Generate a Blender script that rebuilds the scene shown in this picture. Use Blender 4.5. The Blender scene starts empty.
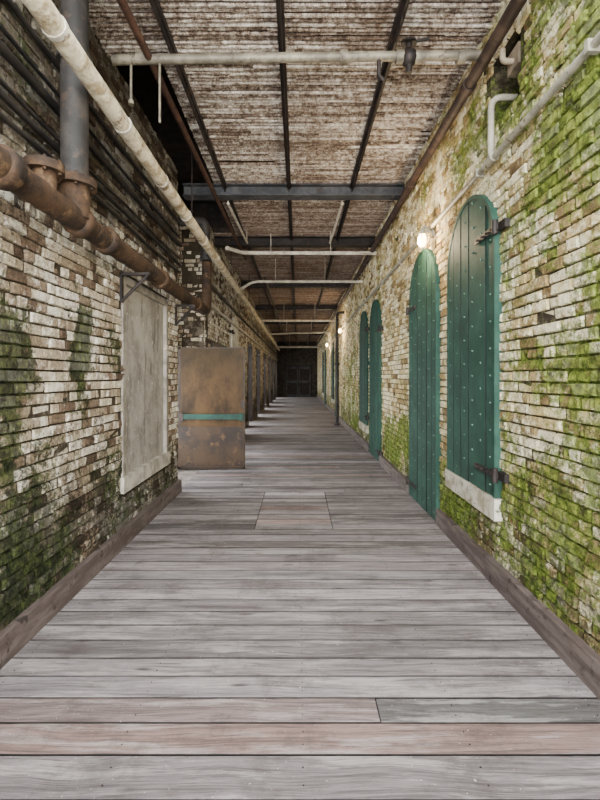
import bpy, math, random
from mathutils import Vector
random.seed(7)
R=random.random
def U(a,b): return a+(b-a)*R()
def hexc(h):
    h=h.lstrip('#'); o=[]
    for i in (0,2,4):
        c=int(h[i:i+2],16)/255; o.append(c/12.92 if c<=.04045 else ((c+.055)/1.055)**2.4)
    return (*o,1)
# ---------------------------------------------------------------- node helpers
class NT:
    def __init__(s,name,rough=.8,metal=0,spec=.3):
        s.m=bpy.data.materials.new(name); s.m.use_nodes=True; s.t=s.m.node_tree
        s.b=s.t.nodes['Principled BSDF']; s.b.inputs['Roughness'].default_value=rough
        s.b.inputs['Metallic'].default_value=metal; s.b.inputs['Specular IOR Level'].default_value=spec
        s.geo=s.t.nodes.new('ShaderNodeNewGeometry'); s.pos=s.geo.outputs['Position']; s.isl=s.geo.outputs['Random Per Island']
    def n(s,t): return s.t.nodes.new(t)
    def put(s,sock,v):
        if isinstance(v,bpy.types.NodeSocket): s.t.links.new(v,sock)
        else: sock.default_value=v
    def math(s,op,a,b=0,clamp=False):
        n=s.n('ShaderNodeMath'); n.operation=op; n.use_clamp=clamp; s.put(n.inputs[0],a); s.put(n.inputs[1],b); return n.outputs[0]
    def vm(s,op,a,b=(0,0,0)):
        n=s.n('ShaderNodeVectorMath'); n.operation=op; s.put(n.inputs[0],a); s.put(n.inputs[1],b)
        return n.outputs['Value'] if op=='LENGTH' else n.outputs[0]
    def noise(s,scale,detail=4,rough=.6,vec=None,sc=None,off=None):
        v=vec or s.pos
        if sc: v=s.vm('MULTIPLY',v,sc)
        if off: v=s.vm('ADD',v,off)
        n=s.n('ShaderNodeTexNoise'); s.put(n.inputs['Vector'],v); n.inputs['Scale'].default_value=scale
        n.inputs['Detail'].default_value=detail; n.inputs['Roughness'].default_value=rough; return n.outputs['Fac']
    def mr(s,v,a,b,c=0,d=1,smooth=True):
        n=s.n('ShaderNodeMapRange'); n.interpolation_type='SMOOTHSTEP' if smooth else 'LINEAR'
        s.put(n.inputs[0],v)
        for i,x in enumerate((a,b,c,d)): n.inputs[i+1].default_value=x
        return n.outputs[0]
    def ramp(s,f,stops,const=False):
        n=s.n('ShaderNodeValToRGB'); s.put(n.inputs[0],f); e=n.color_ramp.elements
        if const: n.color_ramp.interpolation='CONSTANT'
        while len(e)<len(stops): e.new(.5)
        for i,(p,c) in enumerate(stops): e[i].position=p; e[i].color=hexc(c)
        return n.outputs[0]
    def mix(s,f,a,b,mode='MIX'):
        n=s.n('ShaderNodeMix'); n.data_type='RGBA'; n.blend_type=mode
        s.put(n.inputs[0],f)
        s.put(n.inputs[6],hexc(a) if isinstance(a,str) else a); s.put(n.inputs[7],hexc(b) if isinstance(b,str) else b)
        return n.outputs[2]
    def bump(s,h,st=.4,d=.01):
        n=s.n('ShaderNodeBump'); n.inputs['Strength'].default_value=st; n.inputs['Distance'].default_value=d
        s.put(n.inputs['Height'],h); s.t.links.new(n.outputs[0],s.b.inputs['Normal'])
    def col(s,c): s.put(s.b.inputs['Base Color'],hexc(c) if isinstance(c,str) else c); return s
def simple(name,c1,c2,scale=6,rough=.7,metal=0,c3=None,sc=None):
    t=NT(name,rough,metal)
    a=t.noise(scale,6,.65,sc=sc); c=t.mix(t.mr(a,.4,.62),c1,c2)
    if c3: c=t.mix(t.mr(t.noise(scale*2.3,6,.7,off=(5,3,1)),.56,.66),c,c3)
    t.col(c); t.bump(t.noise(scale*8,4,.7),.3,.004); return t.m
def brickmat(name,stops,wash,washlvl,blobs,mosscols,base=0,mortar=False,dark='#15120e',topdark=None,dk=0,low=.24,mlow=.08):
    t=NT(name,.9,0,.12)
    if mortar: c=t.mix(t.noise(9,4),'#221d17','#544a3b')
    else:
        f=t.math('ADD',t.math('MULTIPLY',t.isl,.6),t.math('MULTIPLY',t.noise(4,4),.40))
        c=t.ramp(f,stops)
        c=t.mix(.5,c,t.ramp(t.noise(45,6,.8),[(.34,'#2c241e'),(.5,'#8c8275'),(.64,'#ece2cb')]),'OVERLAY')
    w=t.math('ADD',t.noise(2.0,4,.6,off=(3,1,7)),t.math('MULTIPLY',t.math('SUBTRACT',t.noise(17,7,.8),.5),1.6))
    w=t.math('ADD',w,t.math('MULTIPLY',t.math('SUBTRACT',t.isl,.5),.30))
    w=t.mr(w,washlvl-.08,washlvl+.10)
    w=t.math('MULTIPLY',w,.22 if mortar else .92)
    c=t.mix(w,c,wash)
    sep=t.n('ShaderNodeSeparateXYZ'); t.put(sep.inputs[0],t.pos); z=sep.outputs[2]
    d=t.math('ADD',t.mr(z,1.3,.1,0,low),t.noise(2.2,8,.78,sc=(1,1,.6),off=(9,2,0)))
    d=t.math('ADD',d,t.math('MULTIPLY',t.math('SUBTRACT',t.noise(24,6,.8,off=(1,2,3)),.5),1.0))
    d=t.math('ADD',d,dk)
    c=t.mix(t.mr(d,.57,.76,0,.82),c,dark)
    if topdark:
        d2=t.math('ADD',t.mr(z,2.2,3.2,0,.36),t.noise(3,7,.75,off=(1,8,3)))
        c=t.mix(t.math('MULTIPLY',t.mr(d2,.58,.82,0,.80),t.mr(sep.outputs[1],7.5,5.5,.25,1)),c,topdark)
    m=t.math('ADD',t.noise(1.5,4,.65,off=(2,5,8)),t.math('MULTIPLY',t.math('SUBTRACT',t.noise(14,8,.82),.5),1.25))
    m=t.math('ADD',m,base)
    m=t.math('ADD',m,t.mr(z,1.2,.2,0,mlow))
    # irregular edges on the wet patches
    dist=t.n('ShaderNodeTexNoise'); t.put(dist.inputs['Vector'],t.pos); dist.inputs['Scale'].default_value=4; dist.inputs['Detail'].default_value=5
    pd=t.vm('ADD',t.pos,t.vm('MULTIPLY',t.vm('SUBTRACT',dist.outputs['Color'],(.5,.5,.5)),(.6,.6,.9)))
    for (by,bz,ry,rz,st) in blobs:
        v=t.vm('SUBTRACT',pd,(0,by,bz)); v=t.vm('MULTIPLY',v,(0,1/ry,1/rz)); L=t.vm('LENGTH',v)
        m=t.math('ADD',m,t.mr(L,1.15,.35,0,st))
    mm=t.mr(m,.58,.76,0,.88)
    mc=t.ramp(t.noise(15,7,.8,off=(4,4,4)),[(.38,mosscols[0]),(.5,mosscols[1]),(.62,mosscols[2])])
    c=t.mix(mm,c,mc)
    t.col(c); t.bump(t.math('ADD',t.noise(45,6,.75),t.math('MULTIPLY',t.noise(9,3),.7)),1,.03); return t.m
# ---------------------------------------------------------------- mesh builder
class MB:
    def __init__(s): s.v=[];s.f=[];s.mi=[];s.sm=[];s.fc=[]
    def add(s,vs,fs,mi=0,smooth=False,col=None):
        o=len(s.v); s.v+=[tuple(v) for v in vs]
        for k,f in enumerate(fs):
            s.f.append([i+o for i in f]); s.mi.append(mi[k] if isinstance(mi,(list,tuple)) else mi); s.sm.append(smooth); s.fc.append(col)
    def box(s,a,b,mi=0,col=None):
        x0,y0,z0=a;x1,y1,z1=b
        if x0>x1:x0,x1=x1,x0
        if y0>y1:y0,y1=y1,y0
        if z0>z1:z0,z1=z1,z0
        vs=[(x0,y0,z0),(x1,y0,z0),(x1,y1,z0),(x0,y1,z0),(x0,y0,z1),(x1,y0,z1),(x1,y1,z1),(x0,y1,z1)]
        s.add(vs,[(0,3,2,1),(4,5,6,7),(0,1,5,4),(1,2,6,5),(2,3,7,6),(3,0,4,7)],mi,False,col)
    def tube(s,pts,r,n=14,mi=0,cap=True,jit=0):
        pts=[Vector(p) for p in pts]; rings=[]; N=len(pts)
        up=None
        for i,p in enumerate(pts):
            d=((pts[min(i+1,N-1)]-pts[max(i-1,0)])).normalized()
            if up is None:
                up=Vector((0,0,1)) if abs(d.z)<.9 else Vector((1,0,0))
            up=(up-d*up.dot(d)).normalized(); sd=d.cross(up)
            rr=(r[i] if isinstance(r,(list,tuple)) else r)*(1+U(-jit,jit))
            rings.append([p+up*math.cos(a)*rr+sd*math.sin(a)*rr for a in [2*math.pi*k/n for k in range(n)]])
        vs=[v for g in rings for v in g]; fs=[]
        for i in range(N-1):
            for k in range(n):
                a=i*n+k;b=i*n+(k+1)%n; fs.append((a,b,b+n,a+n))
        s.add(vs,fs,mi,True)
        if cap: s.add(rings[0],[tuple(range(n))],mi); s.add(rings[-1],[tuple(range(n))][::-1],mi)
    def sphere(s,c,r,mi=0,n=8,m=5,sc=(1,1,1)):
        vs=[];fs=[]
        for j in range(m+1):
            th=math.pi*j/m
            for k in range(n):
                ph=2*math.pi*k/n; vs.append((c[0]+r*sc[0]*math.sin(th)*math.cos(ph),c[1]+r*sc[1]*math.sin(th)*math.sin(ph),c[2]+r*sc[2]*math.cos(th)))
        for j in range(m):
            for k in range(n): a=j*n+k;b=j*n+(k+1)%n; fs.append((a,b,b+n,a+n))
        s.add(vs,fs,mi,True)
    def build(s,name,mats,cols=False):
        me=bpy.data.meshes.new(name); me.from_pydata(s.v,[],s.f); 
        for m in mats: me.materials.append(m)
        me.polygons.foreach_set('material_index',s.mi); me.polygons.foreach_set('use_smooth',s.sm)
        if cols:
            at=me.color_attributes.new('pcol','FLOAT_COLOR','CORNER')
            for p,c in zip(me.polygons,s.fc):
                for li in p.loop_indices: at.data[li].color=c or (1,1,1,1)
        me.update(); ob=bpy.data.objects.new(name,me); bpy.context.scene.collection.objects.link(ob); return ob
def fillet(pts,rad,k=5):
    pts=[Vector(p) for p in pts]; out=[pts[0]]
    for i in range(1,len(pts)-1):
        a=(pts[i-1]-pts[i]).normalized();b=(pts[i+1]-pts[i]).normalized()
        p0=pts[i]+a*rad;p1=pts[i]+b*rad
        for j in range(k+1):
            t=j/k; out.append((1-t)**2*p0+2*t*(1-t)*pts[i]+t*t*p1)
    out.append(pts[-1]); return out
def subdiv(a,b,step):
    a=Vector(a);b=Vector(b);n=max(1,int((b-a).length/step)); return [a.lerp(b,i/n) for i in range(n+1)]

XL,XR,H,YE,YS,YC=-1.57,1.45,4.2,33.7,-1.6,1.9
# ---------------------------------------------------------------- brick wall
def brickwall(mb,u0,u1,v0,v1,fn,holes=(),sign=1,thick=.25):
    us=sorted({u0,u1,*[h[0] for h in holes],*[h[1] for h in holes]}); vs_=sorted({v0,v1,*[h[2] for h in holes],*[h[3] for h in holes]})
    us=[u for u in us if u0<=u<=u1]; vs_=[v for v in vs_ if v0<=v<=v1]
    for i in range(len(us)-1):
        for j in range(len(vs_)-1):
            cu=(us[i]+us[i+1])/2; cv=(vs_[j]+vs_[j+1])/2
            if any(h[0]<cu<h[1] and h[2]<cv<h[3] for h in holes): continue
            mb.box(fn(us[i],vs_[j],-.016),fn(us[i+1],vs_[j+1],-thick),1)
    ch=.070; row=0; v=v0
    while v<v1-.02:
        hd=(row%4==3); L=.100 if hd else .20
        u=u0-(L/2 if row%2 else 0)-U(0,.02)
        vt=min(v+ch,v1)
        while u<u1:
            ll=L*U(.92,1.08) 
            if not hd and R()<.25: ll=.10
            a=max(u,u0);b=min(u+ll,u1); cu=(a+b)/2;cv=(v+vt)/2; u+=ll
            if b-a<.03: continue
            if any(h[0]-.01<cu<h[1]+.01 and h[2]-.01<cv<h[3]+.01 for h in holes): continue
            g=.0035
            w=U(-.007,.006)
            if R()<.03: w=-.015
            A,B,C,D=a+g+.004,b-g-.004,v+g,vt-g
            e=U(.003,.008); j=lambda:U(-.0045,.0045)
            back=[fn(A,C,-.024),fn(B,C,-.024),fn(B,D,-.024),fn(A,D,-.024)]
            fr=[fn(A+e+j(),C+e+j(),w+j()),fn(B-e+j(),C+e+j(),w+j()),fn(B-e+j(),D-e+j(),w+j()),fn(A+e+j(),D-e+j(),w+j())]
            mb.add(back+fr,[(4,5,6,7),(0,1,5,4),(1,2,6,5),(2,3,7,6),(3,0,4,7)],0)
        v=vt; row+=1
fL=lambda u,v,w:(XL+w,u,v)
fR=lambda u,v,w:(XR-w,u,v)

stL=[(.12,'#463930'),(.26,'#82705f'),(.38,'#a89a84'),(.52,'#beb49c'),(.68,'#d0c8b6'),(.80,'#9c8674'),(.95,'#54443a')]
stR=[(.12,'#5a4733'),(.26,'#a08b62'),(.38,'#c0ae7e'),(.52,'#d2c48f'),(.68,'#dcd1a6'),(.80,'#ad9264'),(.95,'#574430')]
bl=[(3.27,1.72,.22,.58,.44),(3.80,1.72,.15,.44,.36),(2.40,1.6,.3,.6,.40),(2.3,.7,1.3,.7,.20),(4.7,.5,1.2,.35,.10)]
br=[(2.35,3.4,.9,1.1,.27),(2.4,1.0,1.1,1.1,.17),(2.5,2.2,.9,1.0,.16),(3.6,3.4,1.2,.5,.15),(6.6,.55,1.1,.55,.26),(12.3,1.2,2.8,1.5,.17),(4.3,.4,.7,.4,.16)]
mgL=('#0c1008','#29331a','#565f31'); mgR=('#1b250b','#566a1e','#94a344')
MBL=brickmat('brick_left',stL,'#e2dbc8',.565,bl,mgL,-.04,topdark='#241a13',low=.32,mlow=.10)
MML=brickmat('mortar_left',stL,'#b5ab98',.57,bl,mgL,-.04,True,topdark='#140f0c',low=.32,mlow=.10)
MBR=brickmat('brick_right',stR,'#efe6c4',.53,br,mgR,.01)
MMR=brickmat('mortar_right',stR,'#b8ad8c',.56,br,mgR,.02,True)
mb=MB()
Y1,Y2,XRC=5.9,7.62,-2.02
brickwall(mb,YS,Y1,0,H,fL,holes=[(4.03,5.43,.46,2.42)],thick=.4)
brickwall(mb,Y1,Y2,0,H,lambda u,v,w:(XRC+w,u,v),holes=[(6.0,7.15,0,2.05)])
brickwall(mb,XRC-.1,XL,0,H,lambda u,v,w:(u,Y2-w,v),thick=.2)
hB=[(8.1,9.9,0,2.15),(11.9,13.2,0,2.2),(14.0,15.3,0,2.6),(17.0,18.4,0,2.6),(20.5,22,0,2.6),(24,25.5,0,2.6),(27.5,29,0,2.6),(31,32.8,0,2.6)]  # mostly added doorways, hidden by the oblique view, to let daylight in
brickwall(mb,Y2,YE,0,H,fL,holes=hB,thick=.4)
mb.box((XL-.4,Y1-.02,0),(XL-.016,Y1,H),1)
mb.build('wall_left',[MBL,MML])
mb=MB()
brickwall(mb,YS,YE,0,H,fR,holes=[(2.96,3.42,3.38,3.86)],thick=.4)
mb.build('wall_right',[MBR,MMR])
mb=MB()
brickwall(mb,XL-.4,XR+.4,0,H,lambda u,v,w:(u,YE-w,v),holes=[(-.9,.95,0,2.3)],thick=.3)
dk=simple('dark_brick','#2a2622','#463f37',5)
mb.build('wall_back',[dk,dk])
# ---------------------------------------------------------------- floor
wood=NT('weathered_planks',.78,0,.25)
at=wood.n('ShaderNodeAttribute'); at.attribute_name='pcol'
o=wood.vm('MULTIPLY',at.outputs['Vector'],(37,91,13))
pv=wood.vm('ADD',wood.pos,o)
wv=wood.n('ShaderNodeTexNoise'); wood.put(wv.inputs['Vector'],wood.vm('MULTIPLY',pv,(1.5,3,1))); wv.inputs['Scale'].default_value=1
pw=wood.vm('ADD',pv,wood.vm('MULTIPLY',wv.outputs['Color'],(0,.09,0)))
g1=wood.noise(1,8,.8,vec=pw,sc=(1.6,75,10)); g2=wood.noise(1,6,.7,vec=pw,sc=(1.4,12,5)); g3=wood.noise(1,6,.75,vec=pw,sc=(4,230,20))
c=wood.mix(wood.mr(g1,.38,.58),wood.mix(.6,at.outputs['Color'],(.02,.017,.016,1)),at.outputs['Color'])
c=wood.mix(wood.mr(g2,.50,.62,0,.5),c,'#a8a29e')
c=wood.mix(wood.mr(g2,.46,.34,0,.5),c,'#38312e')
c=wood.mix(wood.mr(g3,.54,.66,0,.7),c,'#211d1b')
c=wood.mix(wood.mr(wood.noise(2.1,8,.8),.48,.64,0,.45),c,'#3b3430')
vo=wood.n('ShaderNodeTexVoronoi'); wood.put(vo.inputs['Vector'],wood.vm('MULTIPLY',pw,(1.7,6.5,1))); vo.inputs['Scale'].default_value=1
c=wood.mix(wood.mr(vo.outputs['Distance'],.12,.02,0,.75),c,'#1a1412')
c=wood.mix(wood.mr(wood.noise(60,2,.5),.71,.76,0,.6),c,'#d0cac2')
wood.col(c); wood.bump(g1,.6,.008)
wood.put(wood.b.inputs['Roughness'],wood.mr(g2,.3,.7,.6,.88))
WG=['#87807f','#777070','#918a8a','#7e7675','#8c8686','#6e6969','#979092','#7b7475']; WR=['#82716c','#7d6d69']
mb=MB()
ys=[1.595,1.786,1.951,2.103,2.257,2.402,2.567,2.722]
b=1.595; lo=[]
while b>YS: b-=U(.145,.175); lo.append(b)
ys=lo[::-1]+ys
while ys[-1]<YE: ys.append(ys[-1]+U(.145,.168))
def plank(x0,x1,y0,y1,col,g2=.0015):
    g=.0030; e=.002; z=U(-.0012,.001); j=0
    a=(x0+g2,x1-g2,y0+g,y1-g)
    vs=[(a[0],a[2],-.05),(a[1],a[2],-.05),(a[1],a[3],-.05),(a[0],a[3],-.05),
        (a[0],a[2],z-e),(a[1],a[2],z-e),(a[1],a[3],z-e),(a[0],a[3],z-e),
        (a[0]+g2,a[2]+e,z+j),(a[1]-g2,a[2]+e,z-j),(a[1]-g2,a[3]-e,z-j),(a[0]+g2,a[3]-e,z+j)]
    mb.add(vs,[(8,9,10,11),(4,5,9,8),(5,6,10,9),(6,7,11,10),(7,4,8,11),(0,1,5,4),(1,2,6,5),(2,3,7,6),(3,0,4,7)],[0,2,2,2,2,2,2,2,2],False,col)
X0,X1=XL-.02,XR+.02
for i in range(len(ys)-1):
    y0,y1=ys[i],ys[i+1]; cy=(y0+y1)/2
    def pc(m=1):
        h=hexc(random.choice(WR) if R()<.10 else random.choice(WG)); k=U(.52,1.3)*m; return (h[0]*k,h[1]*k,h[2]*k,1)
    if 1.79<cy<1.95: plank(X0,X1,y0,y1,hexc('#856f69'))
    elif 1.96<cy<2.1: plank(X0,.36,y0,y1,hexc('#7d6e6b')); plank(.36,X1,y0,y1,hexc('#62605e'))
    elif 4.5<cy<5.85: plank(X0,-.43,y0,y1,pc(),.002); plank(-.43,.345,y0,y1,pc(1.35),.002); plank(.345,X1,y0,y1,pc(),.002)
    elif R()<.10: xx=U(-1.1,1.1); plank(X0,xx,y0,y1,pc()); plank(xx,X1,y0,y1,pc())
    else: plank(X0,X1,y0,y1,pc())
    for nx in (-1.45,-.72,0.02,.70,1.33):
        for dy in (.3,.7):
            if cy<12: 
                yy=y0+(y1-y0)*dy; mb.tube([(nx+U(-.01,.01),yy,-.01),(nx,yy,.0015)],.0035,6,1)
mb.box((X0-.5,YS,-.12),(X1+.1,YE+.3,-.051),2)
nail=simple('nail_dark','#1a1614','#2b2522')
gapm=simple('plank_edge_dirt_shade','#100d0c','#1f1a17')  # gap dirt plus painted shade: dark sides and bevels hide sunlit seams
mb.build('floor',[wood.m,nail,gapm],cols=True)
mb=MB(); cs=simple('threshold_concrete','#5d5751','#7d766e')
mb.box((XRC-1.3,Y1-.4,-.05),(X0,Y2,-.004)); mb.box((XRC-1.3,Y2,-.05),(X0,YE,-.004)); mb.build('threshold_slab',[cs])
# ---------------------------------------------------------------- baseboards
bbm=simple('baseboard_wood','#4a403c','#665b56',4,c3='#2f2724',sc=(4,.6,4))
mb=MB()
def bbrun(x0,x1,ya,yb,h):
    y=ya
    while y<yb:
        e=min(y+U(2.6,3.4),yb); mb.box((x0,y+.002,0),(x1,e-.002,h+U(-.004,.004))); y=e
bbrun(XL,XL+.045,YS,Y1,.16); 
pe=Y2
for h_ in hB: bbrun(XL,XL+.045,pe,h_[0],.14); pe=h_[1]
mb.build('baseboard_left',[bbm])
mb=MB(); bbrun(XR-.05,XR,YS,4.58,.16); bbrun(XR-.05,XR,5.74,7.78,.16); bbrun(XR-.05,XR,8.92,15.9,.15); bbrun(XR-.05,XR,17.2,22.9,.15); bbrun(XR-.05,XR,24.1,YE,.15)
mb.build('baseboard_right',[bbm])
# ---------------------------------------------------------------- ceiling
cm=NT('rusted_lath',.85,0,.2)
f=cm.math('ADD',cm.math('MULTIPLY',cm.isl,.10),cm.math('MULTIPLY',cm.noise(16,8,.9,sc=(1,1.1,1)),.90))
c=cm.ramp(f,[(.36,'#1d150f'),(.44,'#5c4c40'),(.50,'#968676'),(.58,'#dad2c4'),(.75,'#f8f5ee')])
c=cm.mix(cm.mr(cm.noise(1.2,6,.7,off=(2,2,0)),.47,.67,0,.55),c,'#524030')
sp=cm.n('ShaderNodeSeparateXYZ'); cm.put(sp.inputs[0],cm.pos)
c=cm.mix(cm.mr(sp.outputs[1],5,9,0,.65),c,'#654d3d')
cm.col(c); cm.bump(cm.noise(60,5,.7),.8,.015)
cdk=simple('ceiling_backing','#15110e','#2c221b',7)
cbk=simple('lath_backing','#1e1611','#403127',9)
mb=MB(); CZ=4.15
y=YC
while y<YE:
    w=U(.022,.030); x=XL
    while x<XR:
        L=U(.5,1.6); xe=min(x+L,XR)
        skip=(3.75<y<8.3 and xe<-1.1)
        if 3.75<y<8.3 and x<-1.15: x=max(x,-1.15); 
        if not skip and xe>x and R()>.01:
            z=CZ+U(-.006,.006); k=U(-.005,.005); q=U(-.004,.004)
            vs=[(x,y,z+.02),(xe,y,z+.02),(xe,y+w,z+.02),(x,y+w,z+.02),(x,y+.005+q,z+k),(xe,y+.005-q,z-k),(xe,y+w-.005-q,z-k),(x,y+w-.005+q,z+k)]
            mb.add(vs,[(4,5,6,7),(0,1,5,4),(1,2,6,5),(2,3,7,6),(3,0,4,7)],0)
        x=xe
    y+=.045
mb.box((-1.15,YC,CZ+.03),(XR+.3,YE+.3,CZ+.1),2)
mb.box((XL-.5,YC,CZ+.03),(-1.15,3.75,CZ+.1),2); mb.box((XL-.5,8.3,CZ+.03),(-1.15,YE+.3,CZ+.1),2)
mb.box((XL-.5,3.65,CZ+.55),(-1.05,8.4,CZ+.6),1); mb.box((-1.15,3.75,CZ+.1),(-1.10,8.3,CZ+.55),1)
mb.box((XL-.5,3.7,CZ+.1),(-1.1,3.75,CZ+.55),1); mb.box((XL-.5,8.3,CZ+.1),(-1.1,8.35,CZ+.55),1); mb.box((XL-.5,3.7,CZ-.0),(XL-.42,8.35,CZ+.6),1)
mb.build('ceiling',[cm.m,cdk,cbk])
# ---------------------------------------------------------------- ceiling straps & beams
stl=simple('dark_steel','#1b1715','#2f2825',5,.6,.1,c3='#4a3124')
rst=simple('rust_red','#35231b','#4a3226',6,.85,0,c3='#1e120e')
gst=simple('grey_steel','#36373a','#4e4e50',5,.55,.2,c3='#3c2f26')
lgt=simple('pale_paint','#aaa292','#cbc3b2',9,.6,0,c3='#6c5846')
for x,w,m in ((-.125,.055,stl),(.74,.06,stl),(-1.0,.05,stl)):
    mb=MB(); mb.box((x-w/2,YC,CZ-.06),(x+w/2,YE,CZ-.012)); mb.box((x-w*.1,YC,CZ-.11),(x+w*.1,YE,CZ-.06)); mb.build('ceiling_joist',[m])
mb=MB(); mb.tube(subdiv((-1.15,YC,CZ-.215),(-1.08,9.3,CZ-.215),1),.028); mb.build('rusty_conduit',[rst])
for y,m in ((6.2,gst),(8.5,stl),(12.4,stl),(16.5,stl),(21,stl),(26.5,stl)):
    mb=MB(); z=CZ-.02
    mb.box((XL,y-.09,z-.16),(XR,y+.09,z-.145)); mb.box((XL,y-.008,z-.145),(XR,y+.008,z-.015)); mb.box((XL,y-.09,z-.015),(XR,y+.09,z))
    for xx in (-1.45,-.6,.3,1.3):
        for s in(-.05,.05): mb.sphere((xx,y+s,z-.162),.013)
    mb.build('steel_beam',[m])
for x0,x1 in ((-.98,-.92),(.62,.58)):
    mb=MB(); mb.tube([(x0,6.3,CZ-.22),(x1,8.15,CZ-.22)],.02,8); mb.tube([(x0,6.32,CZ-.22),(x0,6.32,CZ-.02)],.008,6); mb.tube([(x1,8.1,CZ-.22),(x1,8.1,CZ-.02)],.008,6)
    mb.build('hanging_conduit',[lgt])
# ---------------------------------------------------------------- pipes
def flange(mb,c,ax,r,t=.025,mi=0,bolts=6):
    c=Vector(c);ax=Vector(ax).normalized(); mb.tube([c-ax*t,c+ax*t],r,18,mi)
    up=Vector((0,0,1)) if abs(ax.z)<.9 else Vector((1,0,0)); sd=ax.cross(up)
    for k in range(bolts):
        a=2*math.pi*k/bolts; p=c+(up*math.cos(a)+sd*math.sin(a))*r*.82; mb.tube([p-ax*(t+.014),p+ax*(t+.014)],.011,6,mi)
cream=NT('lagging_cream',.75); cc=cream.mix(cream.mr(cream.noise(7,7,.75),.42,.62),'#d9cdb0','#9c8a6a')
cc=cream.mix(cream.mr(cream.noise(3.2,7,.85,off=(1,1,1)),.54,.64,0,.85),cc,'#5a4632'); cream.col(cc); cream.bump(cream.noise(14,5),.8,.02)
mb=MB(); mb.tube(subdiv((-1.25,-1,3.3),(-1.25,30,3.3),.12),.060,14,jit=.04)
y=.5
while y<30: mb.tube([(-1.25,y,3.3),(-1.25,y+.03,3.3)],.066,14,1); y+=.9
y=2.2
while y<30: mb.tube([(-1.25,y,3.36),(-1.25,y,CZ-.01)],.007,6,2); y+=3.1
mb.build('insulated_pipe',[cream.m,lgt,stl])
rp=NT('rusty_iron',.8,.0); cc=rp.mix(rp.mr(rp.noise(4,6,.75),.4,.62),'#43301f','#1f1711'); cc=rp.mix(rp.mr(rp.noise(7,6,.7,off=(3,3,3)),.54,.66,0,.8),cc,'#6b543c'); rp.col(cc); rp.bump(rp.noise(30,6,.7),.7,.01)
mb=MB(); PX,PZ=-1.41,2.5
mb.tube(subdiv((PX,-1,PZ),(PX,6.7,PZ),.3),.075,16)
for y in (1.3,2.15,2.9,3.3,4.6,6.2): mb.tube([(PX,y-.05,PZ),(PX,y-.04,PZ),(PX,y+.04,PZ),(PX,y+.05,PZ)],[.08,.098,.098,.08],16)
mb.tube([(PX,2.84,PZ),(PX,2.84,2.72)],.09,16); flange(mb,(PX,2.84,2.72),(0,0,1),.13)
mb.tube([(PX,2.5,PZ),(PX,2.5,2.66)],.065,14); flange(mb,(PX,2.5,2.66),(0,0,1),.105)
mb.tube(fillet([(PX,6.6,PZ),(PX,6.95,PZ),(PX,6.95,3.27)],.2),.075,16)
mb.build('rusty_water_main',[rp.m])
dkp=simple('dark_pipe','#23211f','#3a3632',5,.65,.05,c3='#3e332b')
mb=MB(); mb.tube(subdiv((PX,2.84,2.76),(PX,2.84,CZ+.02),.3),.082,18); flange(mb,(PX,2.84,3.5),(0,0,1),.105,.02); mb.build('riser_pipe',[dkp])
mb=MB(); mb.tube(fillet([(PX-.02,6.95,3.32),(PX-.02,6.95,3.9),(XRC,6.95,3.9)],.1),.07,14); flange(mb,(PX-.02,6.95,3.32),(0,0,1),.09,.02); mb.build('drop_pipe',[dkp])
for y in (1.75,3.98,5.75):
    mb=MB(); mb.box((XL,y-.02,PZ-.1),(PX+.1,y+.02,PZ-.078)); mb.box((XL,y-.02,PZ-.34),(XL+.02,y+.02,PZ-.08))
    mb.tube([(XL+.01,y,PZ-.33),(PX+.08,y,PZ-.1)],.014,6); mb.build('pipe_bracket',[stl])
blk=simple('black_conduit','#131110','#262220',6,.6)
for zz,r,x in ((2.86,.016,-1.54),(2.96,.02,-1.535),(3.04,.012,-1.55),(3.2,.026,-1.53),(3.32,.012,-1.55),(3.5,.018,-1.54)):
    mb=MB(); pts=subdiv((x,-1,zz),(x,5.85,zz),.6)
    pts=[p+Vector((U(0,.006),0,U(-.014,.014))) for p in pts]; mb.tube(pts,r,8)
    mb.build('electrical_conduit',[blk])
mb=MB(); mb.tube(subdiv((-1.53,7.7,3.1),(-1.53,33,3.1),2),.03,8); mb.build('electrical_conduit',[blk])
mb=MB(); mb.tube(subdiv((-1.52,7.7,2.75),(-1.52,33,2.75),2),.03,8); mb.build('electrical_conduit',[lgt])
mb=MB(); mb.tube(subdiv((1.36,-1,3.82),(1.36,32,3.82),1),.045,14)
for y in (2.0,3.6,5.4,9,13): mb.tube([(1.36,y-.04,3.82),(1.36,y+.04,3.82)],.056,14)
mb.build('overhead_pipe',[simple('brown_pipe','#2a1f19','#44342b',5,.65,c3='#19120f')])
mb=MB(); mb.tube(subdiv((1.415,-1,3.09),(1.415,30,3.09),1),.022,10)
mb.tube(fillet([(1.415,3.3,3.09),(1.415,3.3,3.55),(1.6,3.3,3.55)],.09),.024,10)
mb.tube([(1.415,3.24,3.09),(1.415,3.36,3.09)],.034,10)
y=.8
while y<20: mb.box((1.385,y,3.06),(XR,y+.03,3.12)); y+=1.35
gc=simple('galvanised','#7d7a6c','#9d9886',8,.6,.1,c3='#54432f')
mb.build('electrical_conduit',[gc])
mb=MB(); mb.box((1.47,3.0,3.6),(1.70,3.16,3.74)); mb.tube(fillet([(1.40,3.08,3.74),(1.40,3.08,3.66),(1.48,3.08,3.66)],.03),.02); mb.build('junction_box',[simple('box_brown','#5b5044','#80735f')])
mb=MB(); mb.box((XR+.39,2.9,3.3),(XR+.43,3.5,3.95)); mb.build('niche_backing',[cdk])
mb=MB(); z=3.95;Y=3.45
mb.tube([(-1.42,Y,z-.02),(XR-.01,Y,z+.02)],.036,14)
for x in (-1.2,.35,.78,.92,1.25): mb.tube([(x-.03,Y,z+.005),(x+.03,Y,z+.005)],.05,14)
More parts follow.
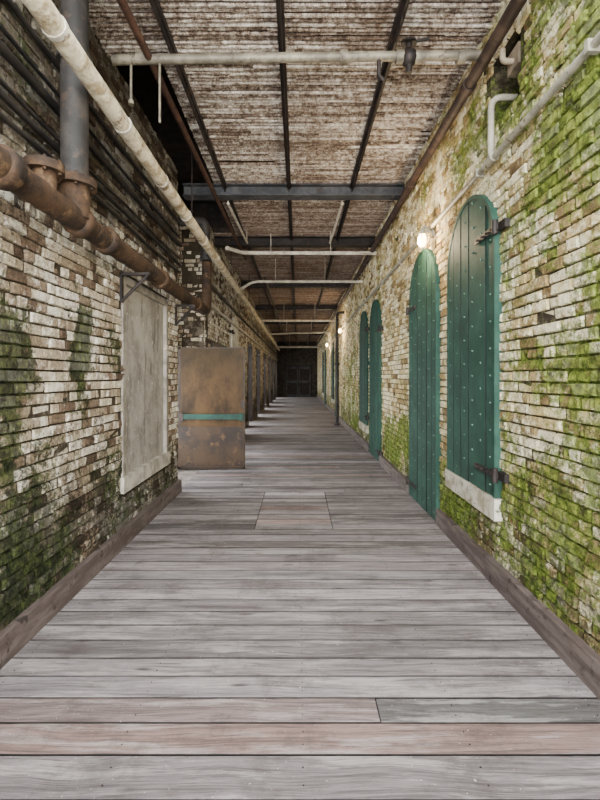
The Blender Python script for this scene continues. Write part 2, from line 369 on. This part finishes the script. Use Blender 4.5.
mb.sphere((.85,Y,z),.07,1); mb.tube([(.85,Y,z-.12),(.85,Y,z+.1)],.025,10,1); mb.tube([(.85,Y,z+.1),(.85,Y,z+.115)],.06,14,1)
mb.tube([(.85,Y,z+.11),(1.0,Y-.02,z+.13)],.012,8,1); mb.tube([(.62,Y,z),(.62,Y,z-.14),(.66,Y,z-.18)],.016,8,1)
mb.tube([(-1.28,Y,z),(-1.28,Y,z-.33)],.01,6); mb.tube([(-1.06,Y,z),(-1.06,Y,z-.5)],.01,6); mb.tube([(-1.28,Y,z-.33),(-1.28,Y,z-.36)],.022,8)
mb.build('sprinkler_pipe',[simple('sprinkler_grey','#615b4f','#8a826f',7,.5,.2,c3='#40332a'),stl])
for (pts,r) in (([(-1.2,7.6,3.68),(-1.0,8.2,3.76),(XR-.01,8.28,3.78)],.035),([(-1.3,9.5,3.3),(-1.0,10,3.62),(XR-.01,10,3.62)],.03),([(-1.4,16,3.5),(XR-.01,16,3.5)],.04),([(-1.4,20,3.4),(XR-.01,20,3.5)],.04),([(-1.4,27,3.3),(XR-.01,27,3.3)],.06)):
    mb=MB(); mb.tube(fillet(pts,.15) if len(pts)>2 else pts,r,12); 
    for x in(-.5,.6): mb.tube([(x,pts[-1][1],pts[-1][2]),(x,pts[-1][1],CZ-.01)],.007,6)
    mb.build('sprinkler_pipe',[lgt])
mb=MB(); mb.tube(subdiv((-.75,10.1,3.72),(-.75,30,3.72),2),.03,8); mb.build('overhead_pipe',[stl])
mb=MB(); mb.tube(fillet([(1.22,14,0),(1.22,14,3.5),(XR-.01,14,3.5)],.12),.045,12); flange(mb,(1.22,14,.03),(0,0,1),.09); flange(mb,(1.22,14,1.9),(0,0,1),.08); mb.build('downpipe',[dkp])
# ---------------------------------------------------------------- green doors
gm=NT('green_paint',.7,0,.2)
cc=gm.mix(gm.mr(gm.noise(3,6,.7),.4,.65),'#223d33','#2d4c40'); cc=gm.mix(gm.mr(gm.noise(9,6,.8,sc=(1,1,.25),off=(2,0,2)),.6,.72,0,.6),cc,'#506858')
cc=gm.mix(gm.mr(gm.noise(2.5,5,.7,off=(7,7,7)),.54,.73,0,.65),cc,'#172822')
gm.col(cc); gm.bump(gm.noise(30,5),.3,.005)
gst2=simple('green_stud','#466355','#5e7a6a',20,.5)
grn_d=simple('green_edge','#070f0c','#0c1713',8,.7)
sillm=simple('white_sill','#bdb8a8','#8f8670',6,.8,c3='#55543c')
def arch_door(name,fn,u0,u1,v0,v1,sill=False,near=True,mats=None,studs=True):
    mb=MB(); r=(u1-u0)/2; cu=(u0+u1)/2; vs=v1-r; nb=6; bw=(u1-u0)/nb
    top=lambda u: vs+math.sqrt(max(0,r*r-(u-cu)**2))
    for i in range(nb):
        a=u0+i*bw+.006;b=u0+(i+1)*bw-.006; K=7
        us=[a+(b-a)*k/K for k in range(K+1)]
        wo=.032+U(-.004,.004)
        fr=[fn(u,v0,wo) for u in us]+[fn(u,top(u)-.004,wo) for u in us]
        bk=[fn(u,v0,-.02) for u in us]+[fn(u,top(u)-.004,-.02) for u in us]
        n=K+1; fs=[]; mi=[]
        for k in range(K):
            fs+= [(k,k+1,n+k+1,n+k),(2*n+k,2*n+k+1,k+1,k),(n+k,n+k+1,3*n+k+1,3*n+k)]; mi+=[0,0,0]
        fs+=[(0,n,3*n,2*n),(K,n+K,3*n+K,2*n+K)]; mi+=[2,2]
        mb.add(fr+bk,fs,mi)
    mb.box(fn(u0+.01,v0,-.019),fn(u1-.01,vs,.012),2)
    pts=[(u0,v0)]+[(u0,vs)]+[(cu-r*math.cos(math.pi*k/18),vs+r*math.sin(math.pi*k/18)) for k in range(1,18)]+[(u1,vs),(u1,v0)]
    inn=[(u0+.03,v0),(u0+.03,vs)]+[(cu-(r-.03)*math.cos(math.pi*k/18),vs+(r-.03)*math.sin(math.pi*k/18)) for k in range(1,18)]+[(u1-.03,vs),(u1-.03,v0)]
    n=len(pts); V=[fn(*p,.040) for p in pts]+[fn(*p,.040) for p in inn]+[fn(*p,-.02) for p in pts]+[fn(*p,.03) for p in inn]; F=[]
    for k in range(n-1): F+=[(k,k+1,n+k+1,n+k),(2*n+k,2*n+k+1,k+1,k),(n+k,n+k+1,3*n+k+1,3*n+k)]
    mb.add(V,F,0)
    if studs:
        v=v0+.08
        row=0
        while v<v1-.04:
            for i in range(nb):
                if (i+row)%2: continue
                u=u0+(i+.5)*bw
                if v<top(u)-.05 and u0+.04<u<u1-.04:
                    mb.sphere(fn(u,v,.034),.008,1,6,4)
            v+=.10; row+=1
    for v in (v0+.17,vs+.1 if sill else vs-.05):
        e=u0 if near else u1; s=1 if near else -1
        mb.box(fn(e-s*.06,v-.022,.04),fn(e+s*.34,v+.022,.052),3); mb.tube([fn(e-s*.03,v-.05,.05),fn(e-s*.03,v+.05,.05)],.022,10,3)
        mb.box(fn(e-s*.14,v-.03,-.01),fn(e-s*.03,v+.03,.03),3)
        for k in range(4): mb.sphere(fn(e+s*(.03+.085*k),v,.053),.011,3,6,4)
    if sill: mb.box(fn(u0-.02,v0-.16,-.01),fn(u1+.02,v0-.005,.05),4)
    return mb.build(name,mats or [gm.m,gst2,grn_d,stl,sillm])
arch_door('window_1',fR,3.23,4.26,.63,2.98,True)
arch_door('door_1',fR,4.60,5.72,.01,2.95,False,False)
arch_door('door_2',fR,7.8,8.9,.01,2.93,False,True)
arch_door('window_2',fR,9.25,10.35,.5,2.93,True)
for i,(a,b_,v,s) in enumerate(((16,17.1,.01,False),(18,19.1,.6,True),(23,24.1,.01,False),(25.2,26.3,.6,True))):
    arch_door(('window_%d' if s else 'door_%d')%(3+i),fR,a,b_,v,2.93,s)
# ---------------------------------------------------------------- left blocked window
pl=NT('cement_infill',.9); cc=pl.mix(pl.mr(pl.noise(2.5,6,.7),.4,.65),'#989389','#77726a'); cc=pl.mix(pl.mr(pl.noise(3,6,.75,sc=(1,3,.6),off=(2,1,0)),.50,.66,0,.7),cc,'#4c4842')
cc=pl.mix(pl.mr(pl.noise(16,4,.6),.62,.7,0,.6),cc,'#c4bfb5'); pl.col(cc); pl.bump(pl.noise(20,5),.5,.01)
mb=MB(); mb.box(fL(4.03,.6,-.3),fL(5.43,2.42,-.035)); 
for a in ((4.03,4.10,.6,2.42),(5.36,5.43,.6,2.42),(4.10,5.36,2.35,2.42)): mb.box(fL(a[0],a[2],-.05),fL(a[1],a[3],.004),1)
mb.box(fL(4.0,.46,-.3),fL(5.45,.6,.025),2)
mb.build('blocked_window',[pl.m,simple('cement_frame','#918b80','#6c665c',7),simple('sill_pale','#b3ad9f','#898377',7)])
wp=simple('whitewash_panel','#d8d3c6','#b0a999',6)
arch_door('window_7',fL,10.5,11.6,1.2,3.0,True,mats=[wp,wp,wp,stl,sillm],studs=False)
bro=simple('brown_steel_door','#3a2c22','#54402f',3,.5)
for i,(a,b_,_,hh) in enumerate(hB):
    mb=MB()
    mb.box((XL-.42,a,0),(XL+.02,a+.07,hh)); mb.box((XL-.42,b_-.07,0),(XL+.02,b_,hh)); mb.box((XL-.42,a+.07,hh-.08),(XL+.02,b_-.07,hh))
    mb.box((XL-.45-(b_-a)+.15,a+.02,.02),(XL-.43,a+.06,hh-.1),1)
    for zz in(.2,1.15): mb.box((XL-.45-(b_-a)+.3,a+.06,zz),(XL-.6,a+.07,zz+.75))
    mb.build('door_%d'%(8+i),[stl,bro])  # frame and open leaf for each of the mostly added daylight doorways
mb=MB(); gdr=simple('grey_far_door','#303132','#464749',3,.6)
mb.box((-.9,YE+.1,0),(.02,YE+.15,2.3)); mb.box((.03,YE+.1,0),(.95,YE+.15,2.3)); mb.box((.0,YE+.085,0),(.05,YE+.1,2.3),1)
for x0 in(-.8,.13):
    for z0 in(.2,1.25): mb.box((x0,YE+.08,z0),(x0+.72,YE+.1,z0+.85),1)
for a in ((-.98,-.9,0,2.38),(.95,1.03,0,2.38),(-.9,.95,2.3,2.38)): mb.box((a[0],YE-.03,a[2]),(a[1],YE+.1,a[3]),1)
mb.build('door_20',[gdr,stl])
# ---------------------------------------------------------------- open metal exit door
em=NT('bronze_steel',.5,.0,.15)
cc=em.mix(em.mr(em.noise(2.2,6,.7,sc=(1,1,.6)),.38,.66),'#47341c','#24190c'); cc=em.mix(em.mr(em.noise(5,6,.8,sc=(1.5,1,.4),off=(4,0,0)),.56,.72,0,.5),cc,'#664726')
sz=em.n('ShaderNodeSeparateXYZ'); em.put(sz.inputs[0],em.pos)
cc=em.mix(em.mr(sz.outputs[2],1.3,1.9,0,.5),cc,'#2c2411')
em.col(cc); em.bump(em.noise(3,3),.15,.01)
kick=simple('kick_plate','#1d1209','#33230f',3,.5,.0,c3='#4a341b')
teal=simple('teal_bar','#0b2c23','#123a2f',5,.6)
mb=MB(); DY=7.26; dx0,dx1=-1.94,-.855
mb.box((dx0,DY,.02),(dx1,DY+.045,1.98))
for a in ((dx0,dx0+.05,.02,1.98),(dx1-.025,dx1,.02,1.98),(dx0,dx1,1.955,1.98),(dx0,dx1,.02,.05)): mb.box((a[0],DY-.006,a[2]),(a[1],DY,a[3]),1)
mb.box((dx0+.05,DY-.010,.06),(dx1-.03,DY,.70),2)
for xx in (dx0+.09,dx1-.07):
    for zz in (.1,.37,.64): mb.sphere((xx,DY-.012,zz),.009,3,6,4)
mb.box((dx0+.05,DY-.05,.82),(dx1-.02,DY-.012,.905),4); mb.box((dx0+.02,DY-.06,.80),(dx0+.10,DY-.005,.92),3); mb.box((dx1-.09,DY-.065,.80),(dx1-.03,DY-.005,.92),4)
mb.box((dx1-.06,DY-.03,1.0),(dx1-.02,DY-.005,1.12),3)
for zz in(.25,1.0,1.75): mb.tube([(dx0-.01,DY-.01,zz-.06),(dx0-.01,DY-.01,zz+.06)],.016,8,3)
mb.build('metal_exit_door',[em.m,kick,kick,stl,teal])
# ---------------------------------------------------------------- wall lamps
glow=NT('lamp_glass'); glow.col('#fff2d8'); glow.b.inputs['Emission Color'].default_value=hexc('#ffd090'); glow.b.inputs['Emission Strength'].default_value=18
for y in (4.8,14.2,20.5):
    mb=MB(); x=1.37; z=3.01
    mb.tube([(XR,y,z+.02),(XR-.03,y,z+.02)],.05,12,1)
    mb.tube(fillet([(XR-.02,y,z+.02),(x-.02,y,z+.10),(x-.04,y,z+.06)],.02),.014,8,1)
    mb.tube([(x-.04,y,z+.07),(x-.04,y,z+.03),(x-.04,y,z+.01)],[.02,.035,.04],12,1)
    mb.tube([(x-.04,y,z+.01),(x-.04,y,z-.03),(x-.04,y,z-.08),(x-.04,y,z-.115),(x-.04,y,z-.125)],[.03,.045,.045,.03,.005],12,0)
    for k in range(6):
        a=k*math.pi/3; c_,s_=math.cos(a),math.sin(a)
        mb.tube([(x-.04+.045*c_,y+.045*s_,z+.01),(x-.04+.055*c_,y+.055*s_,z-.05),(x-.04+.045*c_,y+.045*s_,z-.11),(x-.04,y,z-.14)],.003,4,1)
    mb.build('wall_lamp',[glow.m,gc])
    l=bpy.data.lights.new('lamp_light','POINT'); l.energy=80; l.color=(1,.76,.46); l.shadow_soft_size=.03
    o=bpy.data.objects.new('lamp_light',l); o.location=(x-.12,y,z-.08); bpy.context.scene.collection.objects.link(o)
# ---------------------------------------------------------------- world, sun, camera
w=bpy.data.worlds.new('World'); bpy.context.scene.world=w; w.use_nodes=True
bg=w.node_tree.nodes['Background']; bg.inputs[0].default_value=(.94,.97,1,1); bg.inputs[1].default_value=13.5
l=bpy.data.lights.new('daylight','SUN'); l.energy=10; l.angle=math.radians(60); l.color=(1,.98,.96)
o=bpy.data.objects.new('daylight',l); o.rotation_euler=(math.radians(88),0,0); bpy.context.scene.collection.objects.link(o)
cam=bpy.data.cameras.new('Camera'); co=bpy.data.objects.new('Camera',cam); bpy.context.scene.collection.objects.link(co)
co.location=(0,0,1.5); co.rotation_euler=(math.pi/2,0,0); cam.sensor_width=36; cam.lens=450/800*36; cam.shift_y=-23/800; cam.shift_x=2/800; cam.clip_start=.05
bpy.context.scene.camera=co
